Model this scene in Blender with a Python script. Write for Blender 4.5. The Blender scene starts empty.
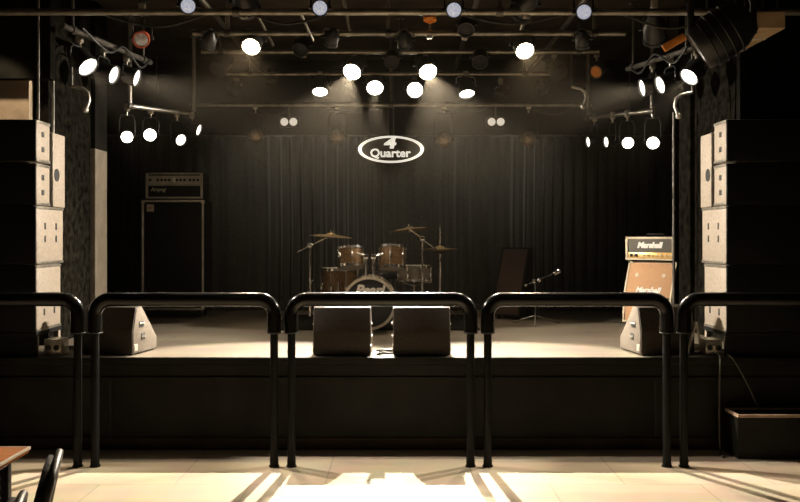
import bpy, bmesh, math, random
from mathutils import Vector, Matrix, Euler
random.seed(7)
sc = bpy.context.scene
COL = sc.collection
PI = math.pi
R = math.radians
F, EYE, X0 = 900.0, 1.5, -0.12          # focal length in px, eye height, centre line of the hall

def W(px, py, d):                       # where a ray of the photograph meets depth d
    return Vector(((px - 400) * d / F, d, EYE - (py - 237) * d / F))

# ------------------------------------------------------------------ materials
def mat(name, col, rough=0.6, metal=0.0, var=0.12, scale=8.0, bump=0.0, bscale=60.0, spec=0.5,
        emit=None, estr=0.0, stretch=None, col2=None, coat=0.0, sheen=0.0):
    m = bpy.data.materials.new(name); m.use_nodes = True
    nt = m.node_tree; b = nt.nodes['Principled BSDF']
    tc = nt.nodes.new('ShaderNodeTexCoord'); mp = nt.nodes.new('ShaderNodeMapping')
    nt.links.new(tc.outputs['Object'], mp.inputs['Vector'])
    if stretch: mp.inputs['Scale'].default_value = stretch
    nz = nt.nodes.new('ShaderNodeTexNoise'); nz.inputs['Scale'].default_value = scale; nz.inputs['Detail'].default_value = 5
    nt.links.new(mp.outputs['Vector'], nz.inputs['Vector'])
    rp = nt.nodes.new('ShaderNodeValToRGB')
    c = Vector(col); c2 = Vector(col2) if col2 else c * (1 - var); c1 = c * (1 + var)
    rp.color_ramp.elements[0].color = (*c2, 1); rp.color_ramp.elements[1].color = (*c1, 1)
    rp.color_ramp.elements[0].position = .35; rp.color_ramp.elements[1].position = .65
    nt.links.new(nz.outputs['Fac'], rp.inputs['Fac'])
    nt.links.new(rp.outputs['Color'], b.inputs['Base Color'])
    b.inputs['Roughness'].default_value = rough; b.inputs['Metallic'].default_value = metal
    b.inputs['Specular IOR Level'].default_value = spec
    b.inputs['Coat Weight'].default_value = coat
    b.inputs['Sheen Weight'].default_value = sheen
    if bump:
        n2 = nt.nodes.new('ShaderNodeTexNoise'); n2.inputs['Scale'].default_value = bscale
        nt.links.new(mp.outputs['Vector'], n2.inputs['Vector'])
        bp = nt.nodes.new('ShaderNodeBump'); bp.inputs['Strength'].default_value = bump; bp.inputs['Distance'].default_value = .01
        nt.links.new(n2.outputs['Fac'], bp.inputs['Height']); nt.links.new(bp.outputs['Normal'], b.inputs['Normal'])
    if emit:
        b.inputs['Emission Color'].default_value = (*emit, 1); b.inputs['Emission Strength'].default_value = estr
    return m

def brick_mat(name, c1, c2, mortar, w, h, rough, msize=.006, bump=.2):
    m = mat(name, c1, rough); nt = m.node_tree; b = nt.nodes['Principled BSDF']
    tc = nt.nodes.new('ShaderNodeTexCoord'); br = nt.nodes.new('ShaderNodeTexBrick')
    nt.links.new(tc.outputs['Object'], br.inputs['Vector'])
    br.inputs['Color1'].default_value = (*c1, 1); br.inputs['Color2'].default_value = (*c2, 1); br.inputs['Mortar'].default_value = (*mortar, 1)
    br.inputs['Scale'].default_value = 1; br.inputs['Brick Width'].default_value = w; br.inputs['Row Height'].default_value = h
    br.inputs['Mortar Size'].default_value = msize
    nz = nt.nodes.new('ShaderNodeTexNoise'); nz.inputs['Scale'].default_value = 3.5; nz.inputs['Detail'].default_value = 8
    nt.links.new(tc.outputs['Object'], nz.inputs['Vector'])
    mx = nt.nodes.new('ShaderNodeMix'); mx.data_type = 'RGBA'; mx.blend_type = 'MULTIPLY'; mx.inputs[0].default_value = .35
    nt.links.new(br.outputs['Color'], mx.inputs[6]); nt.links.new(nz.outputs['Color'], mx.inputs[7])
    hs = nt.nodes.new('ShaderNodeHueSaturation'); hs.inputs['Saturation'].default_value = .95; hs.inputs['Value'].default_value = 1.2
    nt.links.new(mx.outputs[2], hs.inputs['Color'])
    nt.links.new(hs.outputs['Color'], b.inputs['Base Color'])
    return m

M = {}
M['floor'] = brick_mat('hall_floor_vinyl', (.55, .445, .315), (.50, .40, .28), (.33, .27, .19), .91, .91, .42, .004)
M['deck'] = brick_mat('stage_deck_boards', (.19, .155, .112), (.16, .13, .095), (.06, .05, .035), 1.8, .18, .45, .004)
M['stage_front'] = mat('stage_front_black', (.0105, .0100, .0072), .42, var=.35, scale=5, bump=.1, bscale=25, spec=.15)
M['kick'] = mat('kick_board_brown', (.035, .022, .012), .5, var=.3, scale=6, spec=.15)
M['nosing'] = mat('stage_edge_nosing', (.30, .24, .17), .4, var=.2, scale=14)
M['ceiling'] = mat('ceiling_dark', (.050, .040, .030), .8, var=.35, scale=3, bump=.3, bscale=20, spec=.15)
M['wall_black'] = mat('wall_black_paint', (.0085, .008, .0065), .75, var=.3, scale=5, bump=.2, spec=0)
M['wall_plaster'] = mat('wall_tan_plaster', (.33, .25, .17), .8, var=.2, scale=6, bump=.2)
M['wall_panel'] = mat('wall_mottled_panel', (.012, .0105, .008), .95, scale=16, col2=(.003, .0027, .002), spec=0, bump=.15, bscale=30)
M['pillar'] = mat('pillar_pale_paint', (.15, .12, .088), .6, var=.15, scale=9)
M['curtain'] = mat('curtain_black_velvet', (.026, .025, .019), .75, var=.3, scale=30, bump=.2, bscale=150, sheen=.25, spec=.15)
M['black'] = mat('black_powder_coat', (.011, .011, .0105), .42, var=.2, scale=20)
M['black_gloss'] = mat('black_gloss_vinyl', (.006, .0056, .005), .22, var=.2, scale=12, bump=.03, spec=.25, coat=.08)
M['post_black'] = mat('post_black_paint', (.006, .006, .0055), .4, var=.2, scale=20, spec=.12)
M['wedge_lit_tone'] = mat('wedge_lit_side_tone', (.13, .108, .085), .7, var=.2, scale=70, bump=.3, bscale=200, spec=.2)  # black wedge sides lightened, lamplight painted into the colour
M['tolex'] = mat('black_tolex', (.011, .0105, .0095), .6, var=.25, scale=90, bump=.25, bscale=300, spec=.15)
M['cab_lit_tone'] = mat('cabinet_lit_side_tone', (.26, .215, .17), .5, var=.15, scale=60, bump=.2, bscale=220)  # black cabinets' sides, with the strong cross light put into the colour
M['cab_black'] = mat('cabinet_black_paint', (.006, .006, .0056), .6, var=.25, scale=60, bump=.2, bscale=220, spec=.15)
M['wedge'] = mat('wedge_black_paint', (.038, .031, .024), .5, var=.2, scale=70, bump=.25, bscale=200, spec=.15)
M['grille'] = mat('grille_cloth_black', (.010, .010, .0095), .7, var=.3, scale=160, bump=.4, bscale=400, spec=.15)
M['recess'] = mat('recess_black', (.008, .008, .008), .6)
M['steel'] = mat('pipe_galvanised', (.29, .265, .22), .35, metal=.75, var=.25, scale=12)
M['steel_dark'] = mat('pipe_dark_steel', (.10, .09, .075), .45, metal=.5, var=.3, scale=12)
M['chrome'] = mat('chrome', (.80, .78, .74), .16, metal=1.0, var=.05)
M['alu'] = mat('aluminium_trim', (.62, .58, .50), .35, metal=.8, var=.1)
M['trim_grey'] = mat('grey_piping', (.52, .48, .40), .45, var=.15)
M['brass'] = mat('cymbal_bronze', (.58, .42, .22), .28, metal=1.0, var=.2, scale=30, stretch=(1, 1, 20))
M['shell'] = mat('drum_sparkle_gold', (.20, .115, .05), .25, metal=.35, scale=120, col2=(.05, .028, .014), coat=.4)
M['skin'] = mat('drum_head_white', (.62, .60, .54), .5, var=.06)
M['skin_black'] = mat('drum_head_black', (.018, .018, .018), .35, var=.1)
M['hoop'] = mat('bass_drum_hoop_pale', (.58, .52, .42), .3, var=.12, scale=20, coat=.4)
M['white'] = mat('white_print', (.82, .80, .74), .5, var=.03)
M['gold'] = mat('gold_control_plate', (.80, .50, .16), .35, metal=.4, var=.12, scale=20)
M['amp_cloth'] = mat('amp_salt_pepper_cloth', (.55, .31, .16), .8, var=.18, scale=160, bump=.3, bscale=300)
M['amp_grey_cloth'] = mat('amp_head_dark_cloth', (.13, .115, .095), .8, var=.25, scale=160, bump=.3, bscale=300)
M['amp_piping'] = mat('amp_pale_piping', (.62, .52, .36), .5, var=.1)
M['brown_cloth'] = mat('brown_cloth', (.075, .045, .034), .85, var=.25, scale=120, bump=.3, bscale=300)
M['wood_top'] = mat('table_orange_wood', (.40, .13, .022), .75, scale=6, col2=(.30, .11, .03), stretch=(1, 9, 1), spec=.04)
M['edge_pale'] = mat('table_pale_edging', (.62, .52, .38), .45, var=.08)
M['step_rim'] = mat('step_wood_rim', (.46, .33, .23), .5, var=.2, scale=15)
M['carpet'] = mat('black_carpet', (.008, .0075, .007), .95, var=.3, scale=120, bump=.4, bscale=300, spec=.15)
M['cable'] = mat('cable_black_rubber', (.018, .018, .017), .5)
M['cable_grey'] = mat('cable_grey_green', (.13, .13, .10), .5)
M['duct'] = mat('duct_tan_sheet', (.48, .34, .20), .55, var=.2, scale=4)
M['amber'] = mat('gel_amber', (.75, .27, .05), .4, var=.15)
M['red'] = mat('red_paint', (.50, .09, .04), .4, var=.15)
M['glass_dark'] = mat('lens_glass_grey', (.62, .64, .72), .2, var=.3, scale=30, coat=.6)
M['lens_sheen'] = mat('lens_sheen_glow', (.62, .64, .72), .2, var=.3, scale=60, coat=.6, emit=(.80, .84, 1), estr=.42)  # unlit glass; faint emission stands in for its reflection
M['reflector'] = mat('lens_tarnished', (.34, .27, .20), .3, metal=.5, var=.3, scale=40)
M['hot'] = mat('lamp_hot', (1, .9, .7), .3, emit=(1, .82, .55), estr=60)
M['lit'] = mat('lamp_lit', (1, .95, .85), .3, emit=(1, .93, .80), estr=14)
M['bulb_dim'] = mat('bulb_dim', (.8, .75, .65), .3, emit=(1, .90, .74), estr=.55)
M['lit_soft'] = mat('lamp_half_lit', (1, .95, .85), .3, emit=(1, .92, .78), estr=3)
M['sign_white'] = mat('sign_white_glow', (.85, .83, .76), .5, var=.03, emit=(1, .94, .80), estr=.75)  # white paint; weak emission stands in for lamplight on it
M['sign_board'] = mat('sign_dark_board', (.035, .028, .02), .4, var=.2)
M['seat'] = mat('chair_black_leather', (.018, .018, .02), .38, var=.2, scale=40, bump=.1)
M['chair_metal'] = mat('chair_painted_tube', (.50, .46, .40), .3, metal=.7, var=.1)

# ------------------------------------------------------------------ mesh builder
def align(p0, p1):
    d = Vector(p1) - Vector(p0)
    return Matrix.Translation(Vector(p0)) @ d.to_track_quat('Z', 'Y').to_matrix().to_4x4(), d.length

class B:
    def __init__(s): s.bm = bmesh.new()
    def _add(s, t, Mx=None):
        if Mx is not None: bmesh.ops.transform(t, matrix=Mx, verts=t.verts)
        me = bpy.data.meshes.new('t'); t.to_mesh(me); t.free(); s.bm.from_mesh(me); bpy.data.meshes.remove(me); return s
    def box(s, c, sz, bev=0, rot=None, seg=2):
        t = bmesh.new(); bmesh.ops.create_cube(t, size=1)
        bmesh.ops.transform(t, matrix=Matrix.Diagonal((*sz, 1)), verts=t.verts)
        if bev: bmesh.ops.bevel(t, geom=t.edges[:], offset=bev, segments=seg, affect='EDGES', profile=.5)
        return s._add(t, Matrix.Translation(Vector(c)) @ (Euler(rot).to_matrix().to_4x4() if rot else Matrix.Identity(4)))
    def cyl(s, p0, p1, r0, r1=None, n=16):
        Mx, L = align(p0, p1); t = bmesh.new()
        bmesh.ops.create_cone(t, cap_ends=True, segments=n, radius1=r0, radius2=r0 if r1 is None else r1, depth=L)
        return s._add(t, Mx @ Matrix.Translation((0, 0, L / 2)))
    def sphere(s, c, r, sc_=(1, 1, 1), n=16):
        t = bmesh.new(); bmesh.ops.create_uvsphere(t, u_segments=n, v_segments=n // 2, radius=r)
        return s._add(t, Matrix.Translation(Vector(c)) @ Matrix.Diagonal((*sc_, 1)))
    def lathe(s, prof, Mx=None, n=32):                      # profile of (radius, z); radius 0 closes
        t = bmesh.new(); rings = []
        for r, z in prof:
            if r < 1e-6: rings.append([t.verts.new((0, 0, z))])
            else: rings.append([t.verts.new((r * math.cos(2 * PI * k / n), r * math.sin(2 * PI * k / n), z)) for k in range(n)])
        for a, b in zip(rings, rings[1:]):
            for k in range(n):
                k2 = (k + 1) % n
                if len(a) == 1 and len(b) == 1: continue
                if len(a) == 1: t.faces.new((a[0], b[k], b[k2]))
                elif len(b) == 1: t.faces.new((a[k], a[k2], b[0]))
                else: t.faces.new((a[k], a[k2], b[k2], b[k]))
        bmesh.ops.recalc_face_normals(t, faces=t.faces)
        return s._add(t, Mx)
    def torus(s, R_, r, Mx=None, n=40, m=10):
        t = bmesh.new(); g = []
        for i in range(n):
            a = 2 * PI * i / n
            g.append([t.verts.new(((R_ + r * math.cos(2 * PI * j / m)) * math.cos(a), (R_ + r * math.cos(2 * PI * j / m)) * math.sin(a), r * math.sin(2 * PI * j / m))) for j in range(m)])
        for i in range(n):
            for j in range(m):
                t.faces.new((g[i][j], g[(i + 1) % n][j], g[(i + 1) % n][(j + 1) % m], g[i][(j + 1) % m]))
        return s._add(t, Mx)
    def tube(s, pts, r, n=10):
        pts = [Vector(p) for p in pts]; t = bmesh.new(); rings = []; up = None
        for i, p in enumerate(pts):
            d = (pts[min(i + 1, len(pts) - 1)] - pts[max(i - 1, 0)]).normalized()
            if up is None:
                up = d.orthogonal().normalized()
            up = (up - d * up.dot(d)).normalized(); sd = d.cross(up)
            rings.append([t.verts.new(p + (up * math.cos(2 * PI * k / n) + sd * math.sin(2 * PI * k / n)) * r) for k in range(n)])
        for a, b in zip(rings, rings[1:]):
            for k in range(n): t.faces.new((a[k], a[(k + 1) % n], b[(k + 1) % n], b[k]))
        t.faces.new(rings[0][::-1]); t.faces.new(rings[-1])
        bmesh.ops.recalc_face_normals(t, faces=t.faces)
        return s._add(t)
    def prism(s, poly, w, Mx=None, bev=0):                  # poly in (y, z), extruded along x by w, centred
        t = bmesh.new(); a = [t.verts.new((-w / 2, y, z)) for y, z in poly]; b = [t.verts.new((w / 2, y, z)) for y, z in poly]
        n = len(poly); t.faces.new(a[::-1]); t.faces.new(b)
        for k in range(n): t.faces.new((a[k], a[(k + 1) % n], b[(k + 1) % n], b[k]))
        bmesh.ops.recalc_face_normals(t, faces=t.faces)
        if bev: bmesh.ops.bevel(t, geom=t.edges[:], offset=bev, segments=2, affect='EDGES', profile=.5)
        return s._add(t, Mx)
    def build(s, name, m, parent=None, smooth=True):
        me = bpy.data.meshes.new(name); s.bm.to_mesh(me); s.bm.free()
        me.materials.append(M[m])
        if smooth:
            me.shade_smooth(); me.set_sharp_from_angle(angle=R(38))
        o = bpy.data.objects.new(name, me); COL.objects.link(o)
        if parent is not None: o.parent = parent
        return o

def tag(o, label, cat, group=None):
    o['label'] = label; o['category'] = cat
    if group: o['group'] = group
    return o
def thing(name, label, cat, loc=(0, 0, 0), rz=0, group=None):
    o = bpy.data.objects.new(name, None); COL.objects.link(o)
    o.location = loc; o.rotation_euler = (0, 0, rz); o.empty_display_size = .1
    return tag(o, label, cat, group)
def struct(o): o['kind'] = 'structure'; return o
def copy_tree(o, parent=None):
    c = o.copy(); COL.objects.link(c)
    if parent is not None: c.parent = parent
    for ch in list(o.children): copy_tree(ch, c)
    return c
def arc(c, r, a0, a1, n, ax, ay):
    return [Vector(c) + Vector(ax) * (r * math.cos(R(a0 + (a1 - a0) * k / n))) + Vector(ay) * (r * math.sin(R(a0 + (a1 - a0) * k / n))) for k in range(n + 1)]
def text(body, size, name, m, parent, Mx, depth=.002, offset=0.0, shear=0.0, xs=1.0):
    cu = bpy.data.curves.new('t', 'FONT'); cu.body = body; cu.size = size; cu.extrude = depth; cu.offset = offset; cu.shear = shear
    cu.align_x = 'CENTER'; cu.align_y = 'CENTER'; cu.resolution_u = 4
    o = bpy.data.objects.new('t', cu); COL.objects.link(o)
    bpy.context.view_layer.update()
    me = bpy.data.meshes.new_from_object(o.evaluated_get(bpy.context.evaluated_depsgraph_get()))
    bpy.data.objects.remove(o); bpy.data.curves.remove(cu)
    me.transform(Mx @ Matrix.Diagonal((xs, 1, 1, 1))); me.materials.clear(); me.materials.append(M[m]); me.name = name
    ob = bpy.data.objects.new(name, me); COL.objects.link(ob); ob.parent = parent
    return ob
FACE = Matrix.Rotation(PI / 2, 4, 'X')          # lettering upright, read from the hall (-y)

# ------------------------------------------------------------------ the setting
XL, XR = -2.75, 2.62                    # stage side walls
struct(B().box((0, 5, -.05), (9, 12, .1)).build('floor', 'floor', smooth=False))
struct(B().box((0, 5.6, 3.65), (9, 11, .1)).build('ceiling', 'ceiling', smooth=False))
struct(B().box((0, 10.75, 1.8), (9, .1, 3.6)).build('wall_back', 'wall_black', smooth=False))
ZS = .652; ZC = (3.6 + ZS) / 2; ZH = 3.6 - ZS       # walls on the stage stand on its deck
struct(B().box((XL - .05, 7.52, ZC), (.1, .96, ZH)).build('wall_left', 'wall_panel', smooth=False))
struct(B().box((XR + .05, 7.52, ZC), (.1, .96, ZH)).build('wall_right', 'wall_panel', smooth=False))
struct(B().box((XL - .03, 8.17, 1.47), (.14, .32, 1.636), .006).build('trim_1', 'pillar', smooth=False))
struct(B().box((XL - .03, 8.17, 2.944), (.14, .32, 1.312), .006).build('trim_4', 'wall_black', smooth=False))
struct(B().box((XR + .03, 8.17, ZC), (.14, .32, ZH), .006).build('trim_2', 'wall_panel', smooth=False))
struct(B().box((-3.62, 9.45, ZC), (.1, 2.5, ZH)).build('wall_left', 'wall_black', smooth=False))
struct(B().box((3.45, 9.45, ZC), (.1, 2.5, ZH)).build('wall_right', 'wall_black', smooth=False))
struct(B().box((XL - .47, 8.28, ZC), (.72, .08, ZH)).build('wall_return_left', 'wall_black', smooth=False))
struct(B().box((XR + .47, 8.28, ZC), (.72, .08, ZH)).build('wall_return_right', 'wall_black', smooth=False))
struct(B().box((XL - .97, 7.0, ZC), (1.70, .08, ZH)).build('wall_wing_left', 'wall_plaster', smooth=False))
struct(B().box((XR + .86, 7.0, ZC), (1.70, .08, ZH)).build('wall_wing_right', 'wall_black', smooth=False))
struct(B().box((-4.4, 4.0, 1.8), (.1, 6.0, 3.6)).build('wall_hall_left', 'wall_black', smooth=False))
struct(B().box((4.4, 4.0, 1.8), (.1, 6.0, 3.6)).build('wall_hall_right', 'wall_black', smooth=False))
struct(B().box((XL - .68, 6.74, 3.14), (1.66, .10, .92)).build('trim_3', 'wall_black', smooth=False))

# stage
st = thing('stage', 'low black stage with tan deck across the hall, behind the padded barriers', 'stage', (X0, 6.34, 0))
B().box((0, 2.17, .625), (7.0, 4.30, .05)).build('deck', 'deck', st, False)
B().box((0, .035, .30), (6.6, .05, .60)).build('front_panel', 'stage_front', st, False)
B().box((0, .005, .628), (6.6, .035, .048), .006).build('edge_nosing', 'stage_front', st, False)
B().box((0, .003, .505), (6.6, .02, .022), .004).build('front_batten', 'stage_front', st, False)
B().box((0, .003, .045), (6.6, .02, .085), .004).build('kick_board', 'kick', st, False)
for k in range(-2, 3):
    B().box((k * 1.28 + .64, .008, .29), (.012, .012, .40)).build('panel_seam', 'recess', st, False)

# step box against the right of the stage
sp = thing('stage_step', 'low black step box with pale wooden rim, against right end of stage front', 'step', (2.78, 6.20, 0))
B().box((0, 0, .14), (1.0, .25, .28), .006).build('box_body', 'stage_front', sp, False)
B().box((0, 0, .284), (.955, .205, .012)).build('tread_carpet', 'carpet', sp, False)
for c, s in (((0, -.118, .29), (1.0, .018, .02)), ((0, .118, .29), (1.0, .018, .02)), ((-.491, 0, .29), (.018, .218, .02)), ((.491, 0, .29), (.018, .218, .02))):
    B().box(c, s, .003).build('rim', 'step_rim', sp, False)

# ------------------------------------------------------------------ curtains
def curtain(p0, p1, z0, z1, amp, pitch, seed, label, lean=0.0):
    rnd = random.Random(seed); p0 = Vector((*p0, 0)); p1 = Vector((*p1, 0)); L = (p1 - p0).length
    u = (p1 - p0).normalized(); nrm = Vector((u.y, -u.x, 0)); N = int(L / .018); bm = bmesh.new(); cols = []
    ph = 0; phs = []
    for i in range(N + 1):
        phs.append(ph); ph += .018 / pitch * 2 * PI * (1 + .35 * math.sin(i * .043 + seed) + .25 * math.sin(i * .117))
    zs = [z0 + (z1 - z0) * k / 8 for k in range(9)]
    for i in range(N + 1):
        b = p0 + u * (L * i / N); c = []
        for k, z in enumerate(zs):
            h = k / 8
            a = amp * (1.15 - .45 * h) * (1 + .3 * math.sin(i * .05 + k * .2))
            c.append(bm.verts.new(b + nrm * (a * math.sin(phs[i] + .25 * math.sin(k * .7 + i * .02))) + Vector((0, 0, z))))
        cols.append(c)
    for a, b in zip(cols, cols[1:]):
        for k in range(8): bm.faces.new((a[k], b[k], b[k + 1], a[k + 1]))
    bmesh.ops.recalc_face_normals(bm, faces=bm.faces)
    root = thing('stage_curtain', label, 'curtain', (0, 0, z0))
    me = bpy.data.meshes.new('drape'); bm.to_mesh(me); bm.free(); me.shade_smooth(); me.materials.append(M['curtain'])
    me.transform(Matrix.Translation((0, 0, -z0)))
    o = bpy.data.objects.new('drape', me); COL.objects.link(o); o.parent = root
    sm = o.modifiers.new('thick', 'SOLIDIFY'); sm.thickness = .008
    B().cyl(p0 + Vector((0, 0, z1 - z0 + .01)), p1 + Vector((0, 0, z1 - z0 + .01)), .016).build('curtain_rail', 'steel_dark', root)
    B().box(((p0 + p1) / 2 + Vector((0, 0, .03))), (abs((p1 - p0).x) + .02, abs((p1 - p0).y) + .02, .05)).build('hem', 'curtain', root, False)
    for t in (.1, .5, .9):
        q = p0.lerp(p1, t); B().cyl(q + Vector((0, 0, z1 - z0)), q + Vector((0, 0, 3.6 - z0)), .008, n=8).build('hanger', 'steel_dark', root)
    return root
curtain((-3.5, 10.42), (3.34, 10.42), .66, 2.66, .060, .15, 1, 'wide black pleated backdrop curtain across the rear of the stage')

# ------------------------------------------------------------------ crowd barriers
def barrier(x, label, first=[None]):
    if first[0] is None:
        root = thing('crowd_barrier', label, 'barrier', (x, 5.88, 0), 0, 'padded crowd barriers')
        hw, zt, rc = .585, 1.093, .10
        for s in (-1, 1):
            B().cyl((s * hw, 0, .008), (s * hw, 0, .92), .026, n=20).build('post', 'post_black', root)
            B().cyl((s * hw, 0, 0), (s * hw, 0, .010), .034, n=24).cyl((s * hw, 0, .010), (s * hw, 0, .05), .0285, n=24).build('foot', 'post_black', root)
        pts = [Vector((-hw, 0, .87))] + arc((-hw + rc, 0, zt - rc), rc, 180, 90, 8, (1, 0, 0), (0, 0, 1)) + arc((hw - rc, 0, zt - rc), rc, 90, 0, 8, (1, 0, 0), (0, 0, 1)) + [Vector((hw, 0, .87))]
        B().tube(pts, .046, 20).build('padded_top_bar', 'black_gloss', root)
        for s in (-1, 1):
            B().torus(.044, .005, Matrix.Translation((s * hw, 0, .875)), 24, 8).build('pad_collar', 'black', root)
        first[0] = root
    else:
        root = copy_tree(first[0]); root.location.x = x; root['label'] = label
    return root
for x, l in ((-.124, 'black padded barrier in the middle, right in front of the drum kit'),
             (-1.407, 'black padded barrier second from left, in front of the bass amplifier'),
             (1.158, 'black padded barrier second from right, in front of the small guitar amplifier stack'),
             (-2.69, 'black padded barrier at far left, behind the table, cut by the picture edge'),
             (2.44, 'black padded barrier at far right, in front of the step box')):
    barrier(x, l)

# ------------------------------------------------------------------ PA stacks
def speaker(name, x, d, z, w, dep, h, label, side, group, holes=(), kind='array', m='cab_lit_tone'):
    """side -1 left stack / +1 right stack; x is the inner face."""
    cx = x + side * w / 2
    root = thing(name, label, 'speaker', (cx, d, z), 0, group)
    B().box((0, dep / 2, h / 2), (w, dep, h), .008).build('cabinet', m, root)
    B().box((0, -.006, h / 2), (w - .004, .018, h - .006), .005).build('front_grille', 'cab_black', root)
    for k, (hy, hz, hw, hh) in enumerate(holes):
        B().box((-side * (w / 2 - .004), hy * dep, hz * h), (.014, hw, hh), .004).build('handle_recess', 'recess', root)
    for zz in (.012, h - .012):
        B().box((-side * (w / 2 - .006), dep / 2, zz), (.018, dep + .004, .02), .003).build('edge_trim', 'steel', root)
    return root
for side, nm in ((-1, 'left'), (1, 'right')):
    xi = X0 + side * (2.43 if side > 0 else 2.455)
    b = thing('speaker_riser', f'low black open frame riser under the {nm} speaker stack', 'riser', (xi + side * .375, 6.38, .65))
    B().box((0, .235, .16), (.75, .47, .03), .004).build('top_board', 'cab_black', b)
    B().box((0, .010, .072), (.75, .02, .144)).build('front_board', 'cab_black', b, False)
    for sx in (-1, 1):
        for yy in (.035, .44): B().box((sx * .35, yy, .073), (.04, .04, .145), .003).build('leg', 'cab_lit_tone', b)
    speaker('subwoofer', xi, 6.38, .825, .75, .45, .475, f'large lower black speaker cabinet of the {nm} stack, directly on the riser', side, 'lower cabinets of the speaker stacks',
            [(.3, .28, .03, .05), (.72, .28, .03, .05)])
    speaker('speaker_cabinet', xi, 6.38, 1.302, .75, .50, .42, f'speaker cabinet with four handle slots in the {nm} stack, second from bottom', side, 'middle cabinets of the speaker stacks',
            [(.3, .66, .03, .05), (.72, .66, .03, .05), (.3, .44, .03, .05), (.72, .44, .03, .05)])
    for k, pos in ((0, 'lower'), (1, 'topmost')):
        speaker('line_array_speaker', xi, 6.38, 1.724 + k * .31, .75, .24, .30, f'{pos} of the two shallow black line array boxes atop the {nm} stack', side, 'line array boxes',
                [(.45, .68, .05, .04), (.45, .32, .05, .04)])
    s = thing('side_fill_speaker', f'tall narrow speaker with lit tone on its sides, behind the {nm} line array boxes', 'speaker', (xi + side * .19, 6.66, 1.724))
    B().box((0, .13, .275), (.38, .26, .55), .008).build('cabinet', 'cab_lit_tone', s)
    B().cyl((-side * .180, .09, .24), (-side * .194, .09, .24), .048, n=24).build('handle_recess', 'recess', s)
    B().box((-side * .19, .005, .275), (.014, .014, .55), .003).build('corner_edge', 'steel', s)
    B().box((0, -.004, .275), (.36, .012, .53), .003).build('front_grille', 'cab_black', s)
# hanging pipes next to the left stack
def bar(name, label, cat, p0, p1, r, m='steel', group=None):
    p0, p1 = Vector(p0), Vector(p1); lo = p0 if p0.z < p1.z else p1
    o = B().cyl(p0 - lo, p1 - lo, r, n=14).build(name, m); o.location = lo
    return tag(o, label, cat, group)
bar('hanging_pole', 'thin pale vertical pole above the front edge of the left speaker stack', 'pole', (-2.66, 6.62, 2.345), (-2.66, 6.62, 3.6), .010, 'steel_dark')
bar('hanging_pole', 'thin vertical pole behind the left line array boxes, above the side fill speaker', 'pole', (-2.62, 6.80, 2.276), (-2.62, 6.80, 3.6), .010, 'steel_dark')
bar('wall_pole', 'thin vertical steel pole standing against the right stage wall', 'pole', (2.41, 7.92, .65), (2.41, 7.92, 2.60), .013, 'steel_dark')

# clutter under the risers
def coil(loc, R_, n, r, m, label, cat='cable'):
    pts = []
    for k in range(n * 24 + 1):
        a = 2 * PI * k / 24; t = k / (n * 24)
        rr = R_ * (1 + .12 * math.sin(a * .31 + 1)); pts.append(Vector((rr * math.cos(a), rr * .75 * math.sin(a), r + .03 * t + .008 * math.sin(a * 1.7))))
    pts.append(pts[-1] + Vector((.08, -.03, -.02))); pts.append(pts[-1] + Vector((.08, -.02, 0)))
    o = B().tube(pts, r, 8).build('cable_coil', m); o.location = loc
    return tag(o, label, cat)
coil((-2.44, 6.72, .65), .075, 4, .007, 'cable_grey', 'coiled cable on stage floor beside the left speaker riser')
coil((2.17, 6.74, .65), .08, 4, .008, 'cable_grey', 'coiled cable on stage floor beside the right speaker riser')
coil((-.07, 6.50, .65), .085, 4, .007, 'cable_grey', 'coiled grey cable on deck between the two middle monitor wedges')
for nm, x, y in (('left', -2.48, 6.50), ('right', 2.24, 6.50)):
    pb = thing('power_box', f'small pale metal power box at the foot of the {nm} speaker stack', 'box', (x, y, .65))
    cs = B().box((0, 0, .06), (.12, .16, .12), .006).build('case', 'alu', pb)
    for k in (-1, 1): B().cyl((k * .03, -.08, .06), (k * .03, -.09, .06), .02).build('socket', 'recess', cs)
ls = thing('floor_stand', 'small pale leaning folded stand on the deck beside the right speaker riser', 'stand', (2.10, 6.48, .65))
B().cyl((-.05, -.06, .008), (.035, .02, .24), .012).build('upright', 'alu', ls)
B().cyl((.035, .02, .24), (.10, .06, .012), .008).build('leg', 'alu', ls)
B().cyl((-.06, -.06, .012), (.11, .06, .012), .008).build('base_bar', 'steel_dark', ls)
def cable(name, pts, r, m, label):
    v = [Vector(p) for p in pts]; out = []
    for i in range(len(v) - 1):
        a, b, c, d = v[max(i - 1, 0)], v[i], v[i + 1], v[min(i + 2, len(v) - 1)]
        for k in range(8):
            t = k / 8; out.append(.5 * ((2 * b) + (c - a) * t + (2 * a - 5 * b + 4 * c - d) * t * t + (3 * b - a - 3 * c + d) * t ** 3))
    out.append(v[-1]); o0 = out[0].copy()
    o = B().tube([p - o0 for p in out], r, 8).build(name, m); o.location = o0
    return tag(o, label, 'cable')
cable('cable', [(2.22, 6.55, .66), (2.25, 6.36, .665), (2.24, 6.30, .60), (2.235, 6.30, .40), (2.22, 6.25, .05), (2.19, 6.1, .008)], .006, 'cable_grey', 'thin cable hanging over the stage edge left of the step box')
cable('cable', [(2.28, 6.55, .66), (2.32, 6.36, .665), (2.36, 6.30, .60), (2.44, 6.295, .45), (2.49, 6.30, .34), (2.50, 6.25, .30)], .005, 'cable_grey', 'thin cable hanging over the stage edge into the step box')

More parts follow.
